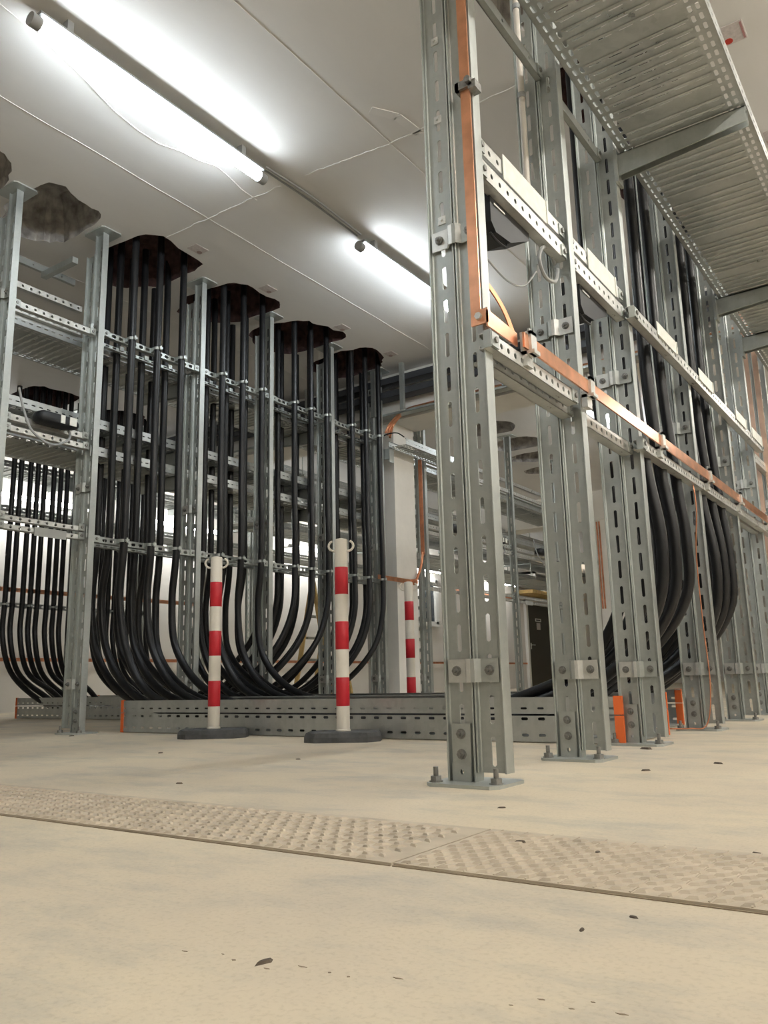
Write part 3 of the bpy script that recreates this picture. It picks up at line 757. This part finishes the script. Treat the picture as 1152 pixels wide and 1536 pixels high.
# ------------------------------------------------------------------ barrier posts
def barrier(x, y, lb, rot):
    t = thing('barrier_post', lb, 'barrier post', (x, y, 0), 'red and white barrier posts'); t['_o'] = (0, 0, 0)
    base = MB(); 
    o8 = [(-.165, -.05), (-.115, -.10), (.115, -.10), (.165, -.05), (.165, .05), (.115, .10), (-.115, .10), (-.165, .05)]
    n = 8
    for sc, z in ((1.0, 0), (1.0, .022), (.955, .040), (.90, .044)):
        base.v += [(px*sc, py*sc, z) for px, py in o8]
    for i in range(3):
        for k in range(n): base.f.append((i*n+k, i*n+(k+1) % n, (i+1)*n+(k+1) % n, (i+1)*n+k))
    base.f.append(tuple(range(n))[::-1]); base.f.append(tuple(3*n+k for k in range(n)))
    base.build('rubber_base', RUB, t, loc=(0, 0, 0))
    MB().lathe([(.033, .042), (.033, .05), (.0295, .052), (.0295, .885), (.027, .892), (.012, .896)], n=24).build('pole', WHITEP, t, True, loc=(0, 0, 0))
    for z0 in (.150, .395, .640):
        MB().lathe([(.0296, z0), (.0302, z0+.001), (.0302, z0+.122), (.0296, z0+.123)], n=24).build('red_band', REDP, t, True, loc=(0, 0, 0))
    for s_ in (-1, 1):
        P = [(s_*(.030+.027*math.sin(a)), 0, .862-.024*math.cos(a)*1.0) for a in [PI*k/8 for k in range(0, 8)]]
        MB().tube(P, .0052, 8).build('chain_hook', WHITEP, t, True, loc=(0, 0, 0))
    t.rotation_euler[2] = rot
    return t
barrier(-2.27, 2.93, 'taller-looking red and white barrier post right of centre in front of the floor tray', math.radians(31))
barrier(-3.07, 2.925, 'red and white barrier post left, before the second cable group', math.radians(36))
barrier(-2.97, 4.56, 'red and white barrier post behind the floor trays by the column', math.radians(34))

# ------------------------------------------------------------------ tread plates in the floor
def tread(xa, xb, lb, seed, style):
    t = thing('tread_plate', lb, 'floor plate', (xa, 1.01, 0), 'tread plates in the floor')
    MB().box(xa, xb, 1.012, 1.312, -.004, .004).build('plate', TREAD, t)
    MB().box(xa, xb, 1.0085, 1.012, -.003, .0012).build('edge_gap_shadow', GAPM, t)  # dark strip paints the shadow line in the gap at the near edge
    m = MB(); p = .030; q = .021; nx = int((xb-xa-.02)/p); ny = 13; R = random.Random(seed)
    for i in range(nx):
        for j in range(ny):
            cx, cy = xa+.02+i*p+(p/2 if j % 2 else 0), 1.025+j*q
            ang = (.75 if (j % 2 == 0 or style) else -.75)+R.uniform(-.05, .05); l, w = (.0155, .0060)
            c, s_ = math.cos(ang), math.sin(ang)
            pts = [(-l, 0), (0, -w), (l, 0), (0, w)]; b = len(m.v)
            m.v += [(cx+a*c-d*s_, cy+a*s_+d*c, .004) for a, d in pts]
            m.v += [(cx+.55*(a*c-d*s_), cy+.55*(a*s_+d*c), .0075) for a, d in pts]
            m.f += [(b+k, b+(k+1) % 4, b+4+(k+1) % 4, b+4+k) for k in range(4)]+[(b+4, b+5, b+6, b+7)]
    if style:
        for k in range(int((xb-xa)/.045)): m.box(xa+.02+k*.045, xa+.0225+k*.045, 1.015, 1.309, .004, .0052)
    o = m.build('tread_relief', TREAD, t); o['kind'] = 'stuff'
    return t
tread(-5.1, -2.70, 'far left dusty tread plate of the floor strip', 1, 0)
tread(-2.696, -.702, 'dusty tread plate of the floor strip left of the joint', 2, 0)
tread(-.698, 1.30, 'dusty tread plate of the floor strip right of the joint', 3, 1)
R = random.Random(21)
CH = [(-.47, 1.20, .012), (-.60, 1.22, .013), (-.28, 1.325, .012), (-.26, 1.335, .012), (-.575, .617, .012), (-.36, .86, .008), (-.33, .93, .008), (-1.9, 2.2, .014), (-1.2, 2.1, .012), (-.75, 2.3, .018), (-.62, 2.55, .020), (-.80, 1.55, .012), (-1.75, 1.55, .016), (-2.6, 2.2, .018), (-.95, 2.95, .03), (-4.0, 2.78, .02)]
CL = ['dark chip on the right tread plate, farther left', 'dark chip on the tread plate near its joint', 'tiny chip at the far edge of the tread plate', 'second tiny chip at the far edge of the tread plate',
      'brown chip beside the crack in the foreground floor', 'speck in front of the right tread plate', 'second speck in front of the right tread plate', 'chip on floor left of the nearest post',
      'chip on floor just left of the nearest post foot', 'chip on floor right of the nearest post', 'larger pale chip on floor right of second post', 'chip on floor between nearest post and tread plate',
      'dark chip on floor behind the left tread plate', 'chip on floor before the left barrier post', 'brown chip beside the third right post foot', 'chip on floor beside the left rack post foot']
for i, (x, y, s_) in enumerate(CH):
    m = MB(); n = 6; pts = [(s_*R.uniform(.5, 1)*math.cos(2*PI*k/n), .45*s_*R.uniform(.5, 1)*math.sin(2*PI*k/n)) for k in range(n)]
    m.prism(pts, 0, s_*.22); m.v = [(a*(.7 if c > 0 else 1), b*(.7 if c > 0 else 1), c) for a, b, c in m.v]
    o = m.build('debris_chip', CHIP, None, loc=(x, y, .006 if 1.0 < y < 1.32 else 0)); o.rotation_euler[2] = R.uniform(0, 3)
    tag(o, CL[i], 'debris', 'debris chips on the floor')

# ------------------------------------------------------------------ beam services
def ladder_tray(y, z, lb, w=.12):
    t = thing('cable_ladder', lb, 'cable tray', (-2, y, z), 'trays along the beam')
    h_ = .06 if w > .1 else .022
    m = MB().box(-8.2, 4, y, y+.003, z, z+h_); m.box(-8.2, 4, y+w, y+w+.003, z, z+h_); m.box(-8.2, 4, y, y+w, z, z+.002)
    m.build('channel', SHADET if w > .1 else GALV, t)
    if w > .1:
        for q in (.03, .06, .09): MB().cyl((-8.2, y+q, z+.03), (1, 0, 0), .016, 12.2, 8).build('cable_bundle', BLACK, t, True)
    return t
ladder_tray(5.93, 2.93, 'upper shade-darkened tray along the front of the beam')
ladder_tray(5.93, 2.80, 'lower shade-darkened tray along the front of the beam')
ladder_tray(5.98, 2.645, 'shallow tray at the beam foot carrying copper cables', .09)
for i, x in enumerate((-6.3, -5.0, -4.20, -3.88, -2.86, -1.7, -.5)):
    tag(MB().box(x, x+.04, 5.90, 5.93, 2.64, CZ).build('hanger_strap', GALV), 'slotted hanger strap on beam trays, %s from the left' % ORD[i], 'strap', 'hanger straps on the beam')
for i, dy in enumerate((.01, .036, .062)):
    tag(MB().tube(spline([(-4.12+dy, 5.99, 2.50-dy), (-4.05, 5.99+dy, 2.58), (-3.9, 6.0+dy, 2.665+.3*dy), (-3.6, 5.99+dy, 2.682), (-2.2, 5.99+dy, 2.682), (.5, 5.99+dy, 2.682)], 6), .011, 8).build('copper_cable', COPPER, None, True),
        'orange copper cable on beam foot tray, %s from the front' % ORD[i], 'cable', 'orange cables on the beam tray')
tag(MB().tube(spline([(-4.15, 5.95, 2.44), (-4.05, 5.95, 2.46), (-3.95, 5.95, 2.45), (-3.88, 5.96, 2.40)], 6), .006, 6).build('black_cable', BLK2, None, True), 'thin black cable arching over the narrow tray end', 'cable')

# ------------------------------------------------------------------ door, window, vent on the far wall
d = thing('door', 'dark olive steel door with a small sign in the far wall', 'door', (X0, 19.4, 0)); d.name = 'door_1'; d['kind'] = 'structure'
MB().box(X0, X0+.04, 18.80, 20.20, .02, 2.08).build('door_leaf', DOORM, d)
m = MB(); m.box(X0, X0+.07, 18.70, 18.80, 0, 2.14); m.box(X0, X0+.07, 20.2, 20.3, 0, 2.14); m.box(X0, X0+.07, 18.7, 20.3, 2.08, 2.14); m.build('door_frame', WFRAME, d)
hd = MB().box(X0+.04, X0+.09, 18.92, 18.94, 1.02, 1.04); hd.box(X0+.08, X0+.095, 18.92, 19.07, 1.02, 1.04); hd.box(X0+.04, X0+.046, 18.90, 18.95, .93, 1.08); hd.build('door_handle', GALVB, d)
s1 = MB().box(X0+.04, X0+.043, 19.25, 19.60, 1.62, 1.70).build('door_sign', PLATE, d); MB().box(X0+.0431, X0+.044, 19.30, 19.55, 1.645, 1.675).build('sign_print', BLK2, s1)
MB().box(X0+.04, X0+.043, 19.32, 19.54, 1.42, 1.59).build('paper_notice', PAPER, d)
w = thing('window_1', 'white framed window with dark panes in far wall behind the column', 'window', (X0, 14.0, 1.3)); w['kind'] = 'structure'
m = MB()
for a, b_, c, e in ((12.9, 13.0, 1.35, 2.25), (13.62, 13.78, 1.35, 2.25), (14.4, 14.5, 1.35, 2.25)): m.box(X0, X0+.08, a, b_, c, e)
m.box(X0, X0+.08, 12.9, 14.5, 1.30, 1.40); m.box(X0, X0+.08, 12.9, 14.5, 2.2, 2.28); m.build('window_frame', WFRAME, w)
for a, b_ in ((13.0, 13.62), (13.78, 14.4)): MB().box(X0+.02, X0+.03, a, b_, 1.4, 2.2).build('pane', GLASS, w)
MB().box(X0+.08, X0+.11, 13.66, 13.68, 1.72, 1.86).build('window_handle', WFRAME, w)
v = thing('vent_box', 'white framed vent box above the olive door', 'vent', (X0, 19.3, 2.4))
m = MB(); m.box(X0, X0+.5, 18.4, 18.46, 2.42, 2.78); m.box(X0, X0+.5, 19.5, 19.56, 2.42, 2.78); m.box(X0, X0+.5, 18.4, 19.56, 2.42, 2.48); m.box(X0, X0+.5, 18.4, 19.56, 2.72, 2.78); m.build('casing', WFRAME, v)
MB().box(X0, X0+.1, 18.46, 19.5, 2.48, 2.72).build('dark_core', BLK2, v)
for z in (2.54, 2.60, 2.66): MB().box(X0+.40, X0+.45, 18.46, 19.5, z, z+.012).build('louvre', GREYP, v)
tag(MB().box(X0, X0+.5, 18.2, 21.5, 2.24, 2.32).build('timber_beam', WOOD), 'timber lintel between the olive door and the vent', 'timber')
# step ladder by the far wall
ld = thing('step_ladder', 'wooden step ladder standing behind the third cable group', 'ladder', (-6.2, 7.6, 0))
for y in (7.4, 7.75):
    MB().prism([(-6.5, 0), (-6.45, 0), (-6.15, 1.45), (-6.2, 1.45)], y, y+.03, 1).build('rail', WOOD, ld)
    MB().prism([(-5.85, 0), (-5.90, 0), (-6.2, 1.45), (-6.15, 1.45)], y, y+.03, 1).build('rail', WOOD, ld)
for k in range(5):
    z = .25+.25*k; x = -6.475+.3*z/1.45
    MB().box(x-.02, x+.06, 7.43, 7.75, z, z+.025).build('step', GALV, ld)

# ------------------------------------------------------------------ ceiling tags
TAGR = simple('tag_red', (.55, .05, .03), .6); TAGP = simple('tag_pink', (.45, .24, .24), .7); TAGD = simple('tag_dull', (.36, .27, .25), .7)
def ctag(x, y, lb, sx=.10, sy=.13, dull=False):
    t = thing('ceiling_tag', lb, 'paper tag', (x, y, CZ), 'paper tags stuck on the ceiling')
    MB().box(x, x+sx, y, y+sy, CZ-.0025, CZ-.0005).build('paper', PAPER, t)
    a, b_ = x+.024, y+sy*.80
    MB().prism([(a+.018*math.cos(2*PI*k/12), b_+.02*math.sin(2*PI*k/12)) for k in range(12)], CZ-.0032, CZ-.0024).build('red_spot', TAGD if dull else TAGR, t)
    MB().box(x+sx*.86, x+sx*.95, y+.01, y+sy*.95, CZ-.003, CZ-.0024).build('red_edge', PAPER if dull else TAGP, t)
    return t
ctag(-.535, 3.50, 'paper tag with red spot beside the overhead tray, nearer one')
ctag(-.515, 4.40, 'paper tag with red spot beside the overhead tray, farther one')
for i, (x, y) in enumerate(((-3.86, 3.36), (-3.88, 4.06), (-3.86, 4.92), (-3.86, 5.62))):
    ctag(x, y, 'paper tag beside the ceiling opening of the %s' % GN[i], .09, .11, True)
for o in bpy.data.objects:
    if '_o' in o: del o['_o']
